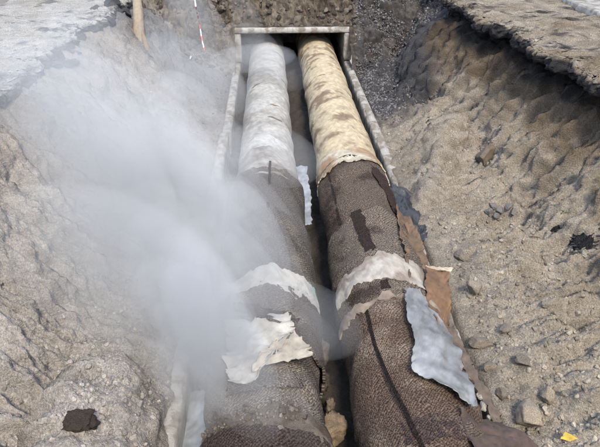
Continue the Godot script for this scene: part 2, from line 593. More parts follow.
# The broken crust of the old surface: a layer of asphalt under trodden dirt that juts out over the bank.
func make_crust(side: float, called: String, label: String) -> void:
	var P := PackedVector3Array(); var C := PackedColorArray()
	var nd := 620
	var prof := []
	for k in 9: prof.append([0.55 - 0.06 * k, 0.0])
	for k in 9: prof.append([0.02 - 0.03 * sin(PI * k / 8.0), k / 8.0])
	for k in 34: prof.append([0.03 + 0.0016 * k * k, 1.0])
	var nu := prof.size()
	for i in nd:
		var d := 1.0 + 11.6 * i / (nd - 1)
		var wid := width_right(d) - 0.10 - 0.30 * (1.0 - sm(7.0, 8.4, d)) if side > 0.0 else width_left(d) - 0.02
		var xe := (1.43 + wid) if side > 0.0 else (0.70 + wid)
		xe += 0.16 * nA.get_noise_2d(d * 1.4, side * 7.0) + 0.10 * nB.get_noise_2d(d * 0.8, side * 3.0) + 0.03 * nC.get_noise_2d(d, side) + 0.07 * nStep.get_noise_2d(d, side * 20.0)
		var thick := (0.14 if side > 0.0 else 0.11) + 0.07 * nB.get_noise_2d(d * 0.6, side * 11.0)
		for j in nu:
			var a: Array = prof[j]
			var px := xe + float(a[0])
			var top := 1.31 + (0.03 if side > 0.0 else 0.0)
			var y := lerpf(top - thick, top, a[1])
			var p := Vector3(side * px, y, -d)
			var topness := sm(0.6, 1.0, a[1])
			p += Vector3(0.5 * nC.get_noise_3dv(p + Vector3(3, 3, 3)), 0.0, 0.6 * nC.get_noise_3dv(p + Vector3(6, 3, 3))) * (0.05 + 0.05 * sm(0.05, 0.3, a[1]) * (1.0 - sm(0.1, 0.3, a[0])))
			p.y += 0.045 * nB.get_noise_3dv(p) * topness + 0.025 * nC.get_noise_3dv(p * 0.9) - 0.01 * nCell.get_noise_3dv(p * 0.8) * topness + 0.06 * nA.get_noise_3dv(p * 1.1)
			P.append(p)
			var n1 := nA.get_noise_3dv(p * 1.7); var n2 := nB.get_noise_3dv(p * 0.8 + Vector3(1, 5, 2)); var n3 := nC.get_noise_3dv(p)
			var pale := Color(0.37, 0.33, 0.275).lerp(Color(0.19, 0.15, 0.11), clampf(0.4 + n1 + 0.6 * n2, 0.0, 1.0)) if side > 0.0 else Color(0.45, 0.44, 0.42).lerp(Color(0.33, 0.315, 0.29), clampf(0.35 + n1 + 0.7 * n2, 0.0, 1.0))
			var dark := Color(0.045, 0.045, 0.05) if side > 0.0 else Color(0.075, 0.077, 0.085)
			var c := dark.lerp(pale, sm(0.30, 0.60, topness * 0.75 + (0.06 if side < 0.0 else 0.02) + 0.75 * n2 + 0.45 * n1 + 0.3 * n3))
			if topness > 0.9: c = c.lerp(dark, sm(0.26, 0.4, nB.get_noise_3dv(p * 0.45 + Vector3(7, 7, 1))) * 0.75)
			var k := 1.0 + 0.2 * n3
			C.append(Color(c.r * k, c.g * k, c.b * k))
	var o := put(called, grid(P, nu, nd, side < 0.0, 0.0, C), M.soil)
	tag(o, label, "", "", "structure")

func make_paving() -> void:            # the paved walk beyond the right bank
	var o := put("pavement", block(Vector3(4.2, 1.15, -60.0), Vector3(9.0, 1.40, 4.0), 0.012, 0.5), M.concrete)
	tag(o, "flat grey paved walk beyond the broken edge of the trench", "", "", "structure")

# small loose stones: too many to count
func scatter(called: String, label: String, count: int, seed_: int, where: Callable, size: Array, tint: Callable) -> void:
	rng.seed = seed_
	var meshes := []
	for v in 4: meshes.append(stone(Vector3(1, 0.8, 1), seed_ + v, 6, 0.12, 1))
	var root := Node3D.new()
	root.name = called
	add_child(root)
	tag(root, label, called, "", "stuff")
	var spots := []
	for v in 4: spots.append([])
	var tries := 0
	var n := 0
	while n < count and tries < count * 12:
		tries += 1
		var p: Vector3 = where.call()
		if p == Vector3.ZERO: continue
		var s: float = lerpf(size[0], size[1], pow(rng.randf(), 5.0))
		p.y += s * 0.04
		var t := Transform3D(Basis.from_euler(Vector3(rng.randf() * 6.0, rng.randf() * 6.0, rng.randf() * 6.0)).scaled(Vector3.ONE * s), p)
		spots[n % 4].append([t, tint.call(p)])
		n += 1
	for v in 4:
		var mm := MultiMesh.new()
		mm.transform_format = MultiMesh.TRANSFORM_3D
		mm.use_colors = true
		mm.mesh = meshes[v]
		mm.instance_count = spots[v].size()
		for k in spots[v].size():
			mm.set_instance_transform(k, spots[v][k][0])
			mm.set_instance_color(k, spots[v][k][1])
		var o := MultiMeshInstance3D.new()
		o.name = "pebbles"
		o.multimesh = mm
		o.material_override = M.clods
		o.set_meta("kind", "stuff")
		root.add_child(o, true)

func any_spot(x0: float, x1: float, d0: float, d1: float) -> Vector3:
	var x := rng.randf_range(x0, x1)
	var d := d0 * pow(d1 / d0, rng.randf())
	if x > -0.72 and x < 1.45 and d < 10.7: return Vector3.ZERO
	return Vector3(x, ground_y(x, d), -d)

func rock(called: String, label: String, category: String, px: float, py: float, wide_px: float, aspect: Vector3, tint: Color, seed_: int, cuts := 7, sink := 0.25, turn := 0.0, group := "", rough := 0.1) -> MeshInstance3D:
	var p := hit_ground(px, py)
	var z := (p - EYE).dot(fwd)
	var s := 1.35 * wide_px * z / F
	var m := stone(aspect * s, seed_, cuts, rough)
	var o := MeshInstance3D.new()
	o.name = numbered(called)
	o.mesh = m
	o.material_override = tinted("stone", tint)
	add_child(o)
	var low := p
	low.y = ground_y(p.x, -p.z) + aspect.y * s * (0.5 - sink)
	o.position = low
	o.rotation.y = turn
	tag(o, label, category, group)
	return o

func tinted(which: String, c: Color) -> StandardMaterial3D:
	var key := which + str(c)
	if not M.has(key):
		var m: StandardMaterial3D = M[which].duplicate()
		m.albedo_color = c.linear_to_srgb()
		M[key] = m
	return M[key]
# ---------------------------------------------------------------- channel and pipes
func make_channel() -> void:
	var t := thing("pipe_channel", "open concrete channel of low grey side walls holding both pipes", "channel", Vector3(0.39, -0.62, -6.0))
	var cuts := [1.25, 4.25, 7.3, 10.6]
	cuts[3] = 13.4
	for k in 3:
		put("side_wall", block(Vector3(-0.70 - [0.05, 0.03, 0.0][k], -0.62, -cuts[k + 1] + 0.006), Vector3(-0.575 - [0.05, 0.03, 0.0][k], 0.0 - 0.008 * k, -cuts[k] - 0.006), 0.018, 0.05), M.concrete, t)
		put("side_wall", block(Vector3(1.295, -0.62, -cuts[k + 1] + 0.006), Vector3(1.425, -0.01 + 0.008 * k, -cuts[k] - 0.006), 0.018, 0.05), M.concrete, t)
	put("floor", block(Vector3(-0.72, -0.75, -13.4), Vector3(1.45, -0.622, -1.2), 0.01, 0.2), M.concrete, t)
	var P := PackedVector3Array()
	for i in 420:
		for j in 66:
			var q := Vector3(lerpf(-0.60, 1.294, j / 65.0), -0.33, lerpf(-1.4, -13.3, i / 419.0))
			q.y += 0.10 * nA.get_noise_3dv(q * 1.6) + 0.07 * nB.get_noise_3dv(q) + 0.03 * nC.get_noise_3dv(q)
			P.append(q)
	put("mud", grid(P, 66, 420), M.mud, t)
	var c := thing("channel_cover", "upturned concrete trough roofing the buried end of the pipe channel", "channel cover", Vector3(0.39, 0.0, -10.6))
	put("leg", block(Vector3(-0.69, 0.004, -13.4), Vector3(-0.55, 0.505, -10.58), 0.013, 0.06), M.concrete, c)
	put("leg", block(Vector3(1.29, 0.012, -13.4), Vector3(1.43, 0.505, -10.58), 0.013, 0.06), M.concrete, c)
	put("roof_slab", block(Vector3(-0.695, 0.507, -13.4), Vector3(1.435, 0.60, -10.575), 0.013, 0.06), M.concrete, c)
	put("end_plate", block(Vector3(-0.72, -0.6, -13.55), Vector3(1.44, 0.63, -13.41), 0.01, 0.3), M.concrete, c)

func blotches(base: Color, stain: Color, amount: float, seed_: float, scale := 1.0) -> Callable:
	return func(_th: float, _d: float, q: Vector3) -> Color:
		var n := nB.get_noise_3dv(q * 0.55 * scale + Vector3(seed_, 0, 0)) + 0.6 * nA.get_noise_3dv(q * 1.5 * scale + Vector3(0, seed_, 0)) + 0.3 * nC.get_noise_3dv(q * scale)
		var s := sm(0.55 - amount, 0.95 - amount, n + 0.45)
		var c := base.lerp(stain, s)
		var k := 1.0 + 0.16 * nC.get_noise_3dv(q * 1.4 + Vector3(3, seed_, 1)) + 0.10 * nB.get_noise_3dv(q + Vector3(1, 1, seed_))
		return Color(c.r * k, c.g * k, c.b * k)

func strip_on_pipe(ax: float, r: float, pts: Array, half: float, lift: float, tint: Color, thick := 0.006) -> ArrayMesh:
	# pts: [theta, dist] along the strip
	var P := PackedVector3Array(); var C := PackedColorArray()
	var along := 40
	for i in along:
		var f := float(i) / (along - 1) * (pts.size() - 1)
		var k := mini(int(f), pts.size() - 2)
		var th := lerpf(pts[k][0], pts[k + 1][0], f - k)
		var d := lerpf(pts[k][1], pts[k + 1][1], f - k)
		var th2 := lerpf(pts[k][0], pts[k + 1][0], clampf(f - k + 0.05, 0.0, 2.0))
		var dir := Vector2((pts[k + 1][0] - pts[k][0]) * r, pts[k + 1][1] - pts[k][1]).normalized()
		var nor := Vector2(dir.y, -dir.x)
		for j in 6:
			var w := lerpf(-half, half, j / 5.0) * (1.0 + 0.5 * nB.get_noise_2d(d * 1.2 + j, th * 2.0))
			var a := th + nor.x * w / r
			var dd := d + nor.y * w
			var q := Vector3(ax + r * sin(a), r * cos(a), -dd)
			var rr := r + lift + 0.010 * nB.get_noise_3dv(q)
			P.append(Vector3(ax + rr * sin(a), rr * cos(a), -dd))
			var n := 1.0 + 0.3 * nC.get_noise_3dv(q)
			C.append(Color(tint.r * n, tint.g * n, tint.b * n))
	var N := grid(P, 6, along, true, thick, C)
	return N

func patch_on_pipe(ax: float, r: float, L: Array, R: Array, lift: float, crumple: float, tint: Color, curl := 0.0, across := 22, along := 40, thick := 0.004, ragged := 0.01) -> ArrayMesh:
	# L and R: edges given as photograph points, laid on the pipe's round
	var A := []; var B := []
	for p in L: A.append(hit_pipe(p[0], p[1], ax, r))
	for p in R: B.append(hit_pipe(p[0], p[1], ax, r))
	var P := PackedVector3Array(); var C := PackedColorArray()
	for i in along:
		var v := float(i) / (along - 1)
		var a := path_at(A, v); var b := path_at(B, v)
		for j in across:
			var u := float(j) / (across - 1)
			var p := a.lerp(b, u)
			var th0 := atan2(a.x - ax, a.y); var th1 := atan2(b.x - ax, b.y)
			var th := lerpf(th0, th1, u)
			var edge := 1.0 - minf(1.0, minf(minf(u, 1.0 - u) * across, minf(v, 1.0 - v) * along) / 2.0)
			th += edge * ragged * 3.0 * nC.get_noise_3dv(p * 1.6) / r
			var dd := -p.z + edge * ragged * 3.0 * nC.get_noise_3dv(p * 1.6 + Vector3(4, 4, 4))
			var lf := lift + crumple * (nB.get_noise_3dv(p * 0.9) + 0.35 * nC.get_noise_3dv(p * 0.6)) + curl * pow(absf(u - 0.5) * 2.0, 3.0) * (0.6 + nB.get_noise_2d(v * 2.0, 5.0))
			var rr := r + maxf(lf, 0.012)
			P.append(Vector3(ax + rr * sin(th), rr * cos(th), -dd))
			var n := 1.0 + 0.55 * nB.get_noise_3dv(p * 0.9 + Vector3(8, 0, 0)) + 0.4 * nC.get_noise_3dv(p * 0.8)
			C.append(Color(tint.r * n, tint.g * n, tint.b * n))
	return grid(P, across, along, hit_flip(P, across), thick, C)

func hit_flip(P: PackedVector3Array, nu: int) -> bool:   # whether du x dv looks down
	var k := 3 * nu + nu / 2
	return (P[k + 1] - P[k - 1]).cross(P[k + nu] - P[k - nu]).y < 0.0

func make_pipes() -> void:
	var cream := Color(0.39, 0.33, 0.225)
	var rust := Color(0.17, 0.12, 0.075)
	var felt := Color(0.19, 0.15, 0.122)
	var dirt := Color(0.27, 0.24, 0.20)
	var dark := Color(0.085, 0.062, 0.055)
	# ---- the pipe by the stony bank
	var t := thing("heating_pipe", "insulated pipe with cream wrapped far length and brown felt jacket beside the metal sheet", "pipe", Vector3(RIGHT_X, 0.0, -6.0))
	put("insulation_wrap", sleeve(RIGHT_X, 5.62, 13.4, 0.315, 0.022, blotches(cream, rust, 0.06, 3.0, 1.5), 0.10, 0.0, 0.015, 0.02, -PI, PI, 0.04), M.wrap, t)
	for b in [[10.2, 0.330], [9.4, 0.330], [8.7, 0.330], [8.1, 0.330], [7.5, 0.330], [6.9, 0.331], [6.35, 0.331]]:
		put("binding_wire", sleeve(RIGHT_X, b[0], b[0] + 0.012, b[1], 0.006, blotches(Color(0.10, 0.09, 0.08), rust, 0.2, 1.0), 0.06, 0.06, 0.0, 0.006), M.wrap, t)
	put("collar", sleeve(RIGHT_X, 5.50, 5.86, 0.352, 0.03, blotches(Color(0.38, 0.34, 0.27), Color(0.25, 0.17, 0.1), 0.12, 9.0), 0.16, 0.06, 0.03, 0.012, -2.0, 2.0), M.wrap, t)
	put("felt_jacket", sleeve(RIGHT_X, 4.30, 5.64, 0.352, 0.028, blotches(felt, dark, 0.10, 5.0), 0.05, 0.03), M.felt, t)
	put("felt_jacket", sleeve(RIGHT_X, 3.12, 4.40, 0.364, 0.032, blotches(Color(0.235, 0.195, 0.162), dark, 0.10, 7.0), 0.05, 0.12, 0.0), M.felt, t)
	put("felt_jacket", sleeve(RIGHT_X, 1.2, 3.22, 0.364, 0.034, blotches(Color(0.165, 0.117, 0.092), Color(0.285, 0.225, 0.178), 0.14, 8.0), 0.0, 0.10), M.felt, t)
	put("pale_band", sleeve(RIGHT_X, 3.38, 3.70, 0.383, 0.032, blotches(Color(0.315, 0.295, 0.262), felt, 0.2, 4.0), 0.10, 0.10, 0.0, 0.006, -1.3, 1.6), M.wrap, t)
	put("torn_edge", sleeve(RIGHT_X, 3.16, 3.225, 0.380, 0.034, blotches(Color(0.30, 0.25, 0.185), felt, 0.25, 2.0), 0.10, 0.12, 0.0, 0.014, -1.5, 1.6), M.wrap, t)
	put("seam", strip_on_pipe(RIGHT_X, 0.386, [[-0.62, 3.2], [-0.60, 2.8], [-0.52, 2.5], [-0.38, 2.2], [-0.26, 1.9], [-0.2, 1.5]], 0.012, 0.004, Color(0.03, 0.022, 0.02)), M.felt, t)
	put("cross_band", sleeve(RIGHT_X, 1.98, 2.16, 0.374, 0.034, blotches(Color(0.10, 0.07, 0.065), felt, 0.05, 6.0), 0.05, 0.05, 0.0, 0.008, -0.5, 1.7), M.felt, t)
	put("tar_strip", strip_on_pipe(RIGHT_X, 0.379, [[-0.34, 4.45], [-0.30, 4.0], [-0.24, 3.66]], 0.045, 0.006, Color(0.05, 0.036, 0.032)), M.felt, t)
	put("tar_strip", strip_on_pipe(RIGHT_X, 0.384, [[-0.20, 3.44], [-0.16, 3.28]], 0.035, 0.008, Color(0.05, 0.036, 0.032)), M.felt, t)
	put("tar_strip", strip_on_pipe(RIGHT_X, 0.366, [[0.62, 5.6], [0.72, 5.1], [0.95, 4.55]], 0.09, 0.004, Color(0.075, 0.048, 0.045)), M.felt, t)
	put("seam", strip_on_pipe(RIGHT_X, 0.366, [[-0.85, 5.55], [-0.8, 5.0], [-0.8, 4.4]], 0.010, 0.006, Color(0.05, 0.04, 0.035)), M.felt, t)

	# ---- the pipe under the steam
	var s := thing("heating_pipe", "steaming pipe with pale far length, torn jacket and crumbled insulation beside the sand slope", "pipe", Vector3(LEFT_X, 0.0, -6.0))
	put("insulation_wrap", sleeve(LEFT_X, 5.45, 13.4, 0.30, 0.018, blotches(Color(0.31, 0.305, 0.29), Color(0.23, 0.22, 0.20), 0.2, 13.0), 0.05, 0.0, 0.0, 0.02, -PI, PI, 0.04), M.wrap, s)
	for k in 9:
		put("binding_wire", sleeve(LEFT_X, 6.5 + k * 0.47, 6.5 + k * 0.47 + 0.012, 0.312, 0.006, blotches(Color(0.12, 0.11, 0.10), rust, 0.2, 1.0), 0.05, 0.05, 0.0, 0.005), M.wrap, s)
	put("collar", sleeve(LEFT_X, 5.40, 6.3, 0.318, 0.02, blotches(Color(0.37, 0.365, 0.35), Color(0.29, 0.28, 0.26), 0.15, 19.0), 0.10, 0.10, 0.01, 0.01, -2.2, 2.2), M.wrap, s)
	put("collar", sleeve(LEFT_X, 5.25, 6.0, 0.322, 0.02, blotches(Color(0.27, 0.26, 0.245), Color(0.17, 0.155, 0.14), 0.2, 21.0), 0.08, 0.15, 0.045, 0.01), M.wrap, s)
	put("felt_jacket", sleeve(LEFT_X, 4.40, 5.40, 0.358, 0.028, blotches(Color(0.17, 0.15, 0.135), dirt, 0.05, 15.0), 0.05, 0.10), M.felt, s)
	put("felt_jacket", sleeve(LEFT_X, 3.42, 4.48, 0.382, 0.028, blotches(Color(0.16, 0.14, 0.125), dirt, 0.03, 16.0), 0.05, 0.08), M.felt, s)
	put("pale_band", sleeve(LEFT_X, 3.34, 3.56, 0.396, 0.028, blotches(Color(0.31, 0.30, 0.275), Color(0.22, 0.30, 0.27), 0.22, 14.0), 0.14, 0.12, 0.0, 0.012, -1.9, 1.3), M.wrap, s)
	put("felt_jacket", sleeve(LEFT_X, 2.78, 3.38, 0.388, 0.030, blotches(Color(0.15, 0.122, 0.105), dirt, 0.05, 18.0), 0.10, 0.05), M.felt, s)
	put("bare_insulation", sleeve(LEFT_X, 2.02, 2.9, 0.345, 0.035, blotches(Color(0.26, 0.225, 0.19), Color(0.12, 0.095, 0.08), 0.15, 12.0), 0.05, 0.0), M.felt, s)
	put("crumbled_ring", sleeve(LEFT_X, 2.10, 2.24, 0.350, 0.055, blotches(Color(0.24, 0.20, 0.16), Color(0.12, 0.09, 0.07), 0.3, 10.0), 0.12, 0.12, 0.0, 0.03, -1.5, 1.5, 0.01), M.foam, s)
	put("felt_jacket", sleeve(LEFT_X, 1.2, 2.13, 0.388, 0.024, blotches(Color(0.085, 0.062, 0.055), Color(0.17, 0.14, 0.12), 0.10, 11.0), 0.0, 0.08), M.felt, s)
	var crumbs := []
	for v in 4: crumbs.append(stone(Vector3(1, 0.8, 0.9), 500 + v, 5, 0.25, 2))
	rng.seed = 71
	for k in 200:
		var th := rng.randf_range(-1.15, 1.1)
		var dd := 2.20 + 0.06 * rng.randfn() + 0.05 * sin(th * 4.0)
		var sz := lerpf(0.012, 0.055, pow(rng.randf(), 2.5)) * (1.0 if absf(dd - 2.20) < 0.1 else 0.6)
		var o := put("insulation_crumb", crumbs[k % 4], tinted("foam", [Color(0.30, 0.26, 0.21), Color(0.22, 0.185, 0.145), Color(0.16, 0.13, 0.10), Color(0.36, 0.33, 0.28)][k % 4 if k % 3 else 2]), s)
		o.position += Vector3(LEFT_X + 0.385 * sin(th), 0.385 * cos(th), -dd)
		o.rotation = Vector3(k, k * 2.3, k * 0.7)
		o.scale = Vector3.ONE * sz
	put("seam", strip_on_pipe(LEFT_X, 0.374, [[0.12, 5.5], [0.10, 5.0], [0.06, 4.5]], 0.012, 0.006, Color(0.05, 0.045, 0.04)), M.felt, s)
	put("torn_wrap", patch_on_pipe(LEFT_X, 0.405, [[233, 330], [231, 350], [232, 372], [236, 391]], [[284, 322], [290, 336], [281, 352], [262, 378]], 0.03, 0.055, Color(0.28, 0.275, 0.26), 0.08, 22, 40, 0.006, 0.004), M.board, s)
	put("torn_wrap", patch_on_pipe(LEFT_X, 0.415, [[272, 349], [262, 362], [252, 380]], [[291, 338], [303, 352], [306, 362]], 0.05, 0.04, Color(0.30, 0.275, 0.235), 0.03, 16, 20), M.board, s)
	put("torn_shred", patch_on_pipe(LEFT_X, 0.41, [[238, 308], [240, 318], [244, 326]], [[286, 318], [294, 327], [290, 335]], 0.03, 0.05, Color(0.13, 0.105, 0.09), 0.06, 20, 16), M.felt, s)
	put("torn_shred", patch_on_pipe(LEFT_X, 0.385, [[228, 392], [230, 400]], [[300, 376], [302, 392]], 0.02, 0.03, Color(0.2, 0.175, 0.155), 0.02, 20, 12), M.felt, s)

func beside(px: float, py: float) -> Vector3:      # on the round of the pipe by the stony bank or, past its edge, in the slot beside it
	var p := hit_pipe(px, py, RIGHT_X, 0.41)
	if absf(Vector2(p.x - RIGHT_X, p.y).length() - 0.41) < 0.004: return p
	return hit_x(px, py, 1.27)

func make_debris() -> void:
	# the crumpled sheet lying against the felt jacket
	var o := put("metal_sheet", patch_on_pipe(RIGHT_X, 0.388, [[404, 293], [405, 310], [409, 330], [415, 344], [412, 360], [412, 374], [430, 384], [452, 398], [466, 411]], [[416, 295], [424, 306], [433, 318], [441, 330], [448, 343], [455, 360], [461, 378], [466, 395], [470, 412]], 0.03, 0.03, Color(0.205, 0.212, 0.22), 0.03, 24, 60, 0.003, 0.006), M.metal)
	tag(o, "crumpled bluish sheet metal lying on the felt pipe jacket", "metal sheet")
	# brown boards curling up between the pipe and the wall
	o = put("jacket_board", sheet([beside(396, 206), beside(399, 228), beside(405, 256), beside(415, 294)], [hit_y(409, 216, 0.12), hit_y(420, 238, 0.13), hit_y(428, 262, 0.14), hit_y(430, 292, 0.12)], 18, 34, 0.03, 0.008, Color(0.13, 0.085, 0.055), 0.012, Vector3(0.0, -0.10, 0.0)), M.board)
	tag(o, "long curled brown board standing between felt pipe and wall, below black plastic", "board")
	o = put("jacket_board", sheet([beside(426, 268), beside(425, 282), beside(428, 302), beside(437, 326)], [hit_y(449, 268, 0.20), hit_y(450, 288, 0.18), hit_y(450, 305, 0.14), hit_y(446, 324, 0.08)], 16, 26, 0.02, 0.009, Color(0.15, 0.088, 0.05), 0.008, Vector3(0.03, -0.07, 0.0)), M.board)
	tag(o, "short upright brown board with pale torn top edge beside the metal sheet", "board")
	o = put("board_edge", sheet([hit_y(426, 266, 0.16), hit_y(438, 267, 0.19), hit_y(453, 267, 0.21)], [hit_y(426, 269, 0.16), hit_y(438, 270, 0.19), hit_y(451, 271, 0.21)], 5, 14, 0.008, 0.006, Color(0.42, 0.36, 0.27), 0.006), M.board)
	tag(o, "pale torn paper strip on the top edge of the short brown board", "paper strip")
	o = put("jacket_board", sheet([hit_y(444, 330, 0.05), hit_y(460, 362, 0.05), hit_y(476, 392, 0.05), hit_y(494, 424, 0.04)], [hit_y(452, 326, 0.05), hit_y(469, 358, 0.05), hit_y(486, 390, 0.05), hit_y(503, 424, 0.04)], 8, 40, 0.015, 0.02, Color(0.105, 0.08, 0.064), 0.01), M.board)
	tag(o, "narrow brown plank lying along the wall top past the metal sheet", "plank")
	o = put("jacket_board", sheet([beside(460, 409), beside(464, 420), beside(470, 440), beside(478, 470)], [hit_y(490, 421, 0.12), hit_y(518, 431, 0.13), hit_y(536, 446, 0.12), hit_y(552, 470, 0.10)], 22, 28, 0.03, 0.010, Color(0.066, 0.045, 0.038), 0.012, Vector3(0.0, -0.05, 0.0)), M.board)
	tag(o, "dark purplish brown jacket flap bent over the wall top below the plank", "jacket flap")
	o = put("plastic_film", sheet([hit_y(388, 186, 0.16), hit_y(391, 200, 0.12), hit_y(398, 214, 0.10), hit_y(412, 228, 0.06), hit_y(416, 240, 0.04)], [hit_y(396, 184, 0.16), hit_y(412, 194, 0.10), hit_y(428, 207, 0.06), hit_y(431, 220, 0.04), hit_y(428, 241, 0.02)], 26, 34, 0.045, 0.002, Color(0.022, 0.024, 0.03), 0.012), M.plastic)
	tag(o, "crumpled dark plastic film draped over the channel wall", "plastic film")
	# between the pipes
	o = put("metal_strip", sheet([hit_y(291, 168, -0.1), hit_y(298, 196, -0.1), hit_y(303, 226, -0.1)], [hit_y(306, 166, -0.1), hit_y(311, 196, -0.1), hit_y(312, 224, -0.1)], 10, 30, 0.012, 0.003, Color(0.30, 0.325, 0.36), 0.012), M.metal)
	tag(o, "pale metal strip wedged in the gap between the two pipes", "metal strip")
	o = put("metal_strip", sheet([hit_y(186, 392, -0.2), hit_y(183, 425, -0.2), hit_y(178, 470, -0.2)], [hit_y(210, 390, -0.17), hit_y(208, 424, -0.17), hit_y(204, 470, -0.17)], 12, 30, 0.02, 0.003, Color(0.28, 0.32, 0.37), 0.012), M.metal)
	tag(o, "pale bluish metal strip lying between the steaming pipe and the wall", "metal strip")
	var gap := [[334, 425, 24, Color(0.40, 0.31, 0.22), "ragged tan foam lump in the gap between the two pipes"], [318, 345, 20, Color(0.22, 0.19, 0.165), "grey brown clod in the gap beside the torn jacket"], [316, 322, 14, Color(0.26, 0.24, 0.22), "small grey lump in the gap by the frayed jacket"], [322, 378, 16, Color(0.12, 0.10, 0.085), "dark ragged lump in the gap above the tan foam"], [310, 300, 13, Color(0.17, 0.15, 0.13), "dull brown lump in the gap below the pale strip"], [331, 402, 12, Color(0.28, 0.23, 0.18), "little tan crumb resting just above the tan foam lump"]]
	for g in gap:
		var p := hit_y(g[0], g[1], -0.12)
		var s: float = g[2] * (p - EYE).dot(fwd) / F
		var e := MeshInstance3D.new()
		e.name = numbered("insulation_lump")
		e.mesh = stone(Vector3(s, s * 1.5, s * 1.5), 300 + int(g[0]), 3, 0.35)
		e.material_override = tinted("foam", g[3])
		add_child(e)
		e.position = p - Vector3(0, s * 0.4, 0)
		tag(e, g[4], "insulation lump")
# ---------------------------------------------------------------- stones, chunks and litter on the ground
func make_stones() -> void:
	rock("stone", "large pale angular stone by the plank, biggest on the slope foot", "stone", 527, 421, 30, Vector3(1, 0.8, 1), Color(0.36, 0.31, 0.245), 41, 9, 0.2, 0.4)
	rock("stone", "upright pale stone just above the largest angular stone", "stone", 545, 401, 15, Vector3(0.85, 1.1, 0.85), Color(0.33, 0.285, 0.23), 42, 8, 0.15, 1.0)
	rock("stone", "smooth pale round stone near the short brown board", "stone", 475, 292, 15, Vector3(1, 1.0, 0.9), Color(0.33, 0.29, 0.24), 43, 4, 0.2, 0.2)
	rock("stone", "dark browed clod jutting from the foot of the sandy bank", "clod", 485, 160, 20, Vector3(1.2, 0.8, 1.0), Color(0.19, 0.155, 0.125), 44, 6, 0.3, 0.8)
	var more := [[480, 345, 18, 0.24, "broad brown stone half buried beside the plank"], [489, 368, 13, 0.25, "rounded stone below the half buried one beside the plank"], [524, 363, 15, 0.20, "dark flat stone alone on the sandy slope foot"], [503, 396, 12, 0.2, "dark small stone touching the largest angular stone"], [462, 258, 15, 0.24, "flat grey stone above the smooth round stone"], [505, 330, 11, 0.22, "small lump amid crumbled sand above the dark flat stone"], [546, 305, 10, 0.26, "grey pebble in crumbled sand below the black netting"]]
	for k in more.size():
		var a: Array = more[k]
		var c: float = a[3]
		rock("stone", a[4], "stone", a[0], a[1], a[2], Vector3(1, 0.7, 0.9), Color(c * 1.05, c * 0.92, c * 0.78), 60 + k, 6, 0.3, k * 0.9)
	for a in [[492, 208], [500, 213], [507, 209], [513, 214], [497, 218], [489, 214]]:
		rock("stone", "grey cobble in the small heap on the sandy slope", "stone", a[0], a[1], 8, Vector3(1, 0.8, 0.8), Color(0.2, 0.195, 0.19), 80 + int(a[0]), 6, 0.2, a[0], "cobbles heaped on the sandy slope")
	rock("soil_clump", "dark lump coloured as the shade of a hole in the sandy heap beside the channel", "soil clump", 81, 424, 27, Vector3(1, 0.6, 0.7), Color(0.05, 0.04, 0.033), 90, -1, 0.4, 0.3, "", 0.3)  # near-black colour paints the shade of a hole in the heap
	# broken asphalt along the far end of the steaming side
	var ch := [[98, 16, 15], [112, 9, 17], [124, 16, 14], [108, 24, 12], [60, 58, 14], [70, 66, 13], [55, 68, 13], [75, 55, 12], [82, 40, 11], [16, 92, 16], [32, 84, 12], [4, 104, 15]]
	for k in ch.size():
		var a: Array = ch[k]
		rock("asphalt_chunk", "dark broken asphalt chunk on the bank below the pale dirt edge", "asphalt chunk", a[0], a[1], a[2], Vector3(1.1, 0.7, 0.9), Color(0.06, 0.062, 0.07), 100 + k, 8, 0.3, k * 1.3, "asphalt chunks along the broken edge", 0.16)
	var p := hit_y(541, 46, 1.27)
	var o := put("soil_clump", stone(Vector3(0.34, 0.16, 0.55), 130, 4, 0.3), tinted("stone", Color(0.46, 0.42, 0.35)))
	o.position = p
	tag(o, "pale crusted dirt clump hanging over the broken asphalt edge", "soil clump")

	for k in 9:
		var q := hit_y(447 + k * 5.2, 338 + k * 10.0, 0.04)
		var e := put("mortar_crumb", stone(Vector3(0.05, 0.035, 0.07) * (0.7 + 0.13 * (k * 7 % 5)), 600 + k, 5, 0.2, 2), tinted("stone", Color(0.42, 0.40, 0.37)))
		e.position = q + Vector3(0.0, 0.012, 0.0)
		tag(e, "pale mortar crumb on the wall top between metal sheet and plank", "mortar crumb", "mortar crumbs along the wall top")

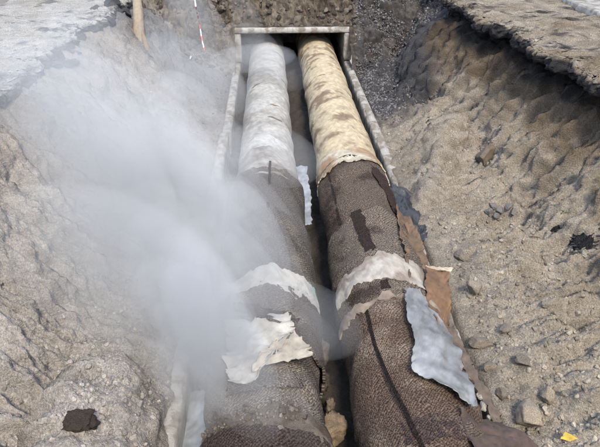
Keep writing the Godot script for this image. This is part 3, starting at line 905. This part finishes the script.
func make_litter() -> void:
	# torn black netting half buried in the slope
	for a in [[[[538, 214], [541, 224], [552, 236]], [[556, 209], [562, 222], [560, 234]], "torn black netting patch half buried, by the grass tuft"], [[[567, 234], [569, 243], [574, 252]], [[588, 229], [594, 239], [590, 250]], "torn black netting patch half buried, away from the grass tuft"]]:
		var A := []; var B := []
		for q in a[0]: A.append(hit_ground(q[0], q[1]) + Vector3(0, 0.055, 0))
		for q in a[1]: B.append(hit_ground(q[0], q[1]) + Vector3(0, 0.055, 0))
		var t := thing("netting", a[2], "netting", A[1])
		var P := PackedVector3Array(); var C := PackedColorArray()
		for i in 24:
			var v := i / 23.0
			for j in 20:
				var u := j / 19.0
				var p := path_at(A, v).lerp(path_at(B, v), u)
				var e := 1.0 - minf(1.0, minf(minf(u, 1.0 - u) * 20.0, minf(v, 1.0 - v) * 24.0) / 4.0)
				p += Vector3(nC.get_noise_3dv(p), 0.0, nC.get_noise_3dv(p + Vector3.ONE * 4.0)) * 0.05 * e
				p.y = ground_y(p.x, -p.z) + 0.05 - 0.035 * e + 0.012 * nC.get_noise_3dv(p * 0.7)
				P.append(p)
				var n := 1.0 + 0.6 * nC.get_noise_3dv(p * 1.4)
				C.append(Color(0.036 * n, 0.037 * n, 0.043 * n))
		put("cloth", grid(P, 20, 24, hit_flip(P, 20), 0.004, C), M.felt, t)
		for k in 7:
			put("strand", strand(path_at(A, k / 6.0), path_at(B, k / 6.0) + Vector3(0.05, 0.0, 0.02)), tinted("board", Color(0.03, 0.032, 0.04)), t)
	# a small grass tuft
	var g := hit_ground(567, 209)
	var tuft := thing("grass_tuft", "small green grass tuft growing on the sandy slope by black netting", "grass tuft", g)
	rng.seed = 17
	for k in 22:
		var b := g + Vector3(rng.randf_range(-0.09, 0.09), -0.01, rng.randf_range(-0.09, 0.09))
		var lean := Vector3(rng.randf_range(-0.05, 0.05), rng.randf_range(0.03, 0.08), rng.randf_range(-0.03, 0.06))
		put("blade", tube([b, b + lean * 0.6, b + lean + Vector3(lean.x, 0.0, lean.z) * 0.5], [0.004, 0.003, 0.0008], 4), tinted("board", Color(0.10, 0.13, 0.035)), tuft)
	# a yellow leaf
	var l := hit_ground(567, 440)
	l.y += 0.012
	var lf := put("fallen_leaf", sheet([l + Vector3(-0.045, 0, 0.0), l + Vector3(0, 0.01, 0.03), l + Vector3(0.05, 0, 0.01)], [l + Vector3(-0.045, 0.002, 0.004), l + Vector3(0, 0.012, -0.035), l + Vector3(0.052, 0.002, 0.006)], 7, 9, 0.01, 0.0012, Color(0.45, 0.32, 0.05), 0.004), M.board)
	tag(lf, "yellow fallen leaf on crumbled sand below the large stone", "leaf")
	# pale splintered wood standing in the far bank
	var r := hit_ground(139, 42)
	var wd := thing("wooden_stake", "pale splintered wood standing in the bank below asphalt chunks", "wood", r)
	var z := (r - EYE).dot(fwd)
	var u_ := z / F
	put("trunk", tube([r + Vector3(0, -0.1, 0), r + Vector3(0.01, 10 * u_, -0.02), r + Vector3(0.02, 24 * u_, -0.10), r + Vector3(0.01, 38 * u_, -0.2)], [7 * u_, 5.5 * u_, 5 * u_, 3.5 * u_], 12, 0.5), tinted("wood", Color(0.30, 0.255, 0.20)), wd)
	put("splinter", tube([r + Vector3(-6 * u_, -0.08, 0.05), r + Vector3(-4 * u_, 8 * u_, 0.0), r + Vector3(-1 * u_, 22 * u_, -0.08)], [3.5 * u_, 3 * u_, 1.2 * u_], 8, 0.5), tinted("wood", Color(0.17, 0.12, 0.08)), wd)
	put("splinter", tube([r + Vector3(8 * u_, -0.1, 0.08), r + Vector3(5 * u_, 6 * u_, 0.02), r + Vector3(2 * u_, 20 * u_, -0.08)], [3.0 * u_, 2.5 * u_, 1.0 * u_], 8, 0.5), tinted("wood", Color(0.2, 0.145, 0.095)), wd)
	# barrier tape
	var T := [hit_y(193, -16, 1.45), hit_y(196, 8, 1.1)]
	for q in [[200, 26], [203, 44], [205, 52]]: T.append(hit_ground(q[0], q[1]) + Vector3(0, 0.05, 0.06))
	ribbon("barrier_tape", "red and white barrier tape hanging down the far bank", T, 0.022, true)
	var T2 := []
	for q in [[188, 62], [193, 57], [200, 56], [207, 55], [214, 58], [222, 56]]: T2.append(hit_ground(q[0], q[1]) + Vector3(0, 0.03, 0))
	ribbon("fallen_tape", "crumpled white tape lying at the foot of the far bank", T2, 0.05, false)

func strand(a: Vector3, b: Vector3) -> ArrayMesh:
	var pts := []
	for k in 7:
		var p := a.lerp(b, k / 6.0)
		p.y = maxf(ground_y(p.x, -p.z) + 0.006, p.y - 0.03) + 0.008 * nC.get_noise_3dv(p)
		pts.append(p + Vector3(nC.get_noise_3dv(p), 0, nC.get_noise_3dv(p + Vector3.ONE)) * 0.03)
	return tube(pts, [0.006, 0.007, 0.007, 0.007, 0.007, 0.007, 0.005], 5)

func ribbon(called: String, label: String, pts: Array, wide: float, striped: bool) -> void:
	var P := PackedVector3Array(); var C := PackedColorArray()
	var n := 61
	var run := 0.0
	var last: Vector3 = pts[0]
	for i in n:
		var p := path_at(pts, float(i) / (n - 1))
		run += p.distance_to(last)
		last = p
		for j in 2:
			var w := Vector3(1.0, 0.15 * sin(i * 0.4), 0.5 * sin(i * 0.23)).normalized() if striped else Vector3(0.25 * sin(i * 0.7), 0.6, 1.0).normalized()
			P.append(p + w * wide * (j - 0.5) + Vector3(0, 0.012 * sin(i * 0.9 + j), 0))
			C.append(Color(0.55, 0.06, 0.05) if striped and fmod(run, 0.22) > 0.11 else Color(0.72, 0.72, 0.72))
	var o := put(called, grid(P, 2, n, false, 0.001, C), M.tape)
	tag(o, label, "tape")

# ---------------------------------------------------------------- steam
func make_steam() -> void:
	var root := Node3D.new()
	root.name = "steam"
	add_child(root)
	tag(root, "white steam rolling from the pipe and drifting up the sand slope", "steam", "", "stuff")
	rng.seed = 2024
	# where the steam hangs: [photo x, photo y, spread x, spread y, puffs, height over what lies below from, to, radius from, to, optical depth of a puff]
	var banks := [
		[188, 322, 24, 34, 20, 0.0, 0.55, 0.22, 0.42, 0.25],
		[176, 256, 36, 44, 13, 0.05, 0.7, 0.34, 0.58, 0.22],
		[166, 150, 42, 50, 14, 0.05, 0.8, 0.45, 0.75, 0.27],
		[203, 372, 14, 22, 9, 0.0, 0.25, 0.14, 0.26, 0.20],
		[244, 95, 15, 46, 8, 0.0, 0.35, 0.32, 0.50, 0.25],
		[244, 240, 15, 55, 11, 0.0, 0.3, 0.26, 0.44, 0.30],
		[240, 345, 22, 30, 6, 0.0, 0.25, 0.20, 0.34, 0.20],
		[100, 205, 38, 55, 8, 0.05, 0.5, 0.55, 0.85, 0.26],
	]
	for b in banks:
		for k in int(b[4]):
			var px: float = b[0] + b[2] * rng.randfn()
			var py: float = maxf(b[1] + b[3] * rng.randfn(), 28.0 + 20.0 * rng.randf())
			var c := hit_ground(px, py) if px < 215.0 - (py - 100.0) * 0.1 else hit_y(px, py, 0.3)
			c.y += lerpf(b[5], b[6], rng.randf())
			var r: float = lerpf(b[7], b[8], rng.randf())
			var f := FogVolume.new()
			f.shape = RenderingServer.FOG_VOLUME_SHAPE_ELLIPSOID
			f.name = "puff"
			f.size = Vector3(rng.randf_range(0.6, 1.0), rng.randf_range(0.45, 0.8), rng.randf_range(1.3, 2.4)) * r * 2.0
			f.position = c
			# drawn out along the drift: up, away and towards the slope
			var drift := Vector3(-0.55 + 0.35 * rng.randfn(), 0.45 + 0.3 * rng.randfn(), -0.7 + 0.3 * rng.randfn()).normalized()
			f.basis = Basis.looking_at(drift, Vector3.UP) * Basis(Vector3(0, 0, 1), rng.randf_range(-1.5, 1.5))
			var m := FogMaterial.new()
			m.resource_name = "steam"
			m.density = float(b[9]) * rng.randf_range(0.6, 1.3) / (r * 2.0)
			m.albedo = Color(0.972, 0.985, 1.0)
			f.material = m
			f.set_meta("kind", "stuff")
			root.add_child(f, true)

# ---------------------------------------------------------------- the scene
func _ready() -> void:
	var pitch := atan(347.5 / F)
	var yaw := atan(32.0 * cos(pitch) / F)
	var cam := Camera3D.new()
	cam.name = "camera"
	add_child(cam)
	cam.position = EYE
	cam.rotation = Vector3(-pitch, -yaw, 0.0)
	cam.fov = rad_to_deg(2.0 * atan(223.5 / F))
	cam.near = 0.05
	cam.far = 400.0
	cam.current = true
	fwd = -cam.basis.z; rgt = cam.basis.x; upv = cam.basis.y

	var env := Environment.new()
	env.tonemap_mode = Environment.TONE_MAPPER_LINEAR
	env.tonemap_exposure = 3.95
	env.background_mode = Environment.BG_SKY
	var sky := Sky.new()
	var ps := ProceduralSkyMaterial.new()
	ps.sky_top_color = Color(0.63, 0.68, 0.76)
	ps.sky_horizon_color = Color(0.67, 0.69, 0.715)
	ps.ground_bottom_color = Color(0.45, 0.43, 0.40)
	ps.ground_horizon_color = Color(0.60, 0.59, 0.57)
	ps.sky_curve = 0.15
	sky.sky_material = ps
	env.sky = sky
	env.volumetric_fog_enabled = true
	env.volumetric_fog_density = 0.0
	env.sdfgi_enabled = true
	env.ssao_enabled = true
	env.ssil_enabled = true
	var we := WorldEnvironment.new()
	we.name = "environment"
	we.environment = env
	add_child(we)
	var sun := DirectionalLight3D.new()
	sun.name = "sun"
	sun.light_energy = 0.5
	sun.light_color = Color(1.0, 0.94, 0.855)
	sun.light_angular_distance = 12.0
	sun.shadow_enabled = true
	sun.rotation_degrees = Vector3(-50.0, 12.0, 0.0)
	add_child(sun)

	nA = noise(1, 0.9, 3); nB = noise(2, 3.6, 4, 0.55); nC = noise(3, 15.0, 4, 0.6)
	nR = noise(4, 1.3, 4, 0.6)
	nR.fractal_type = FastNoiseLite.FRACTAL_RIDGED
	nCell.seed = 9
	nCell.noise_type = FastNoiseLite.TYPE_CELLULAR
	nCell.frequency = 7.0
	nCell.cellular_return_type = FastNoiseLite.RETURN_DISTANCE
	nCell.fractal_octaves = 2
	nStep.seed = 6
	nStep.noise_type = FastNoiseLite.TYPE_CELLULAR
	nStep.frequency = 3.2
	nStep.cellular_return_type = FastNoiseLite.RETURN_CELL_VALUE
	make_materials()
	make_ground()
	make_crust(1.0, "surface_crust", "pale dirt over broken black asphalt overhanging the stony bank")
	make_crust(-1.0, "surface_crust", "pale trodden ground over broken asphalt beyond the steam")
	make_paving()
	make_channel()
	make_pipes()
	make_debris()
	make_stones()
	make_litter()
	scatter("crumbled_soil", "loose crumbs of sand and small stones strewn over the slopes", 17000, 31, func():
		var p := any_spot(-2.6, 3.0, 1.7, 10.5)
		return p if p != Vector3.ZERO and rng.randf() > 0.9 * sm(0.25, 0.6, p.y + 0.3 * nB.get_noise_3dv(p * 0.6)) else Vector3.ZERO , [0.007, 0.055], func(p: Vector3) -> Color:
		var c := soil_color(p)
		var k := rng.randf_range(0.55, 1.3)
		return Color(c.r * k, c.g * k, c.b * k))
	scatter("gravel", "dark grey crushed gravel heaped beside the covered end of the channel", 12000, 32, func():
		var p := any_spot(1.46, 3.2, 7.2, 12.0)
		if p == Vector3.ZERO: return p
		var keep := sm(7.3, 8.0, -p.z + 0.5 * nB.get_noise_3dv(p * 0.7)) * (1.0 - sm(2.3, 2.6, p.x - 0.6 * sm(8.8, 9.4, -p.z)))
		return p if rng.randf() < keep else Vector3.ZERO, [0.02, 0.055], func(_p: Vector3) -> Color:
		var k := rng.randf_range(0.05, 0.27)
		return Color(k, k, k * 1.07))
	scatter("rubble", "dark soil rubble and small stones over the bank behind the covered channel end", 2600, 33, func():
		var p := any_spot(-2.2, 1.5, 9.7, 12.0)
		return p, [0.02, 0.16], func(p: Vector3) -> Color:
		var k := rng.randf_range(0.05, 0.2)
		return Color(k, k * 0.88, k * 0.75))
	make_steam()
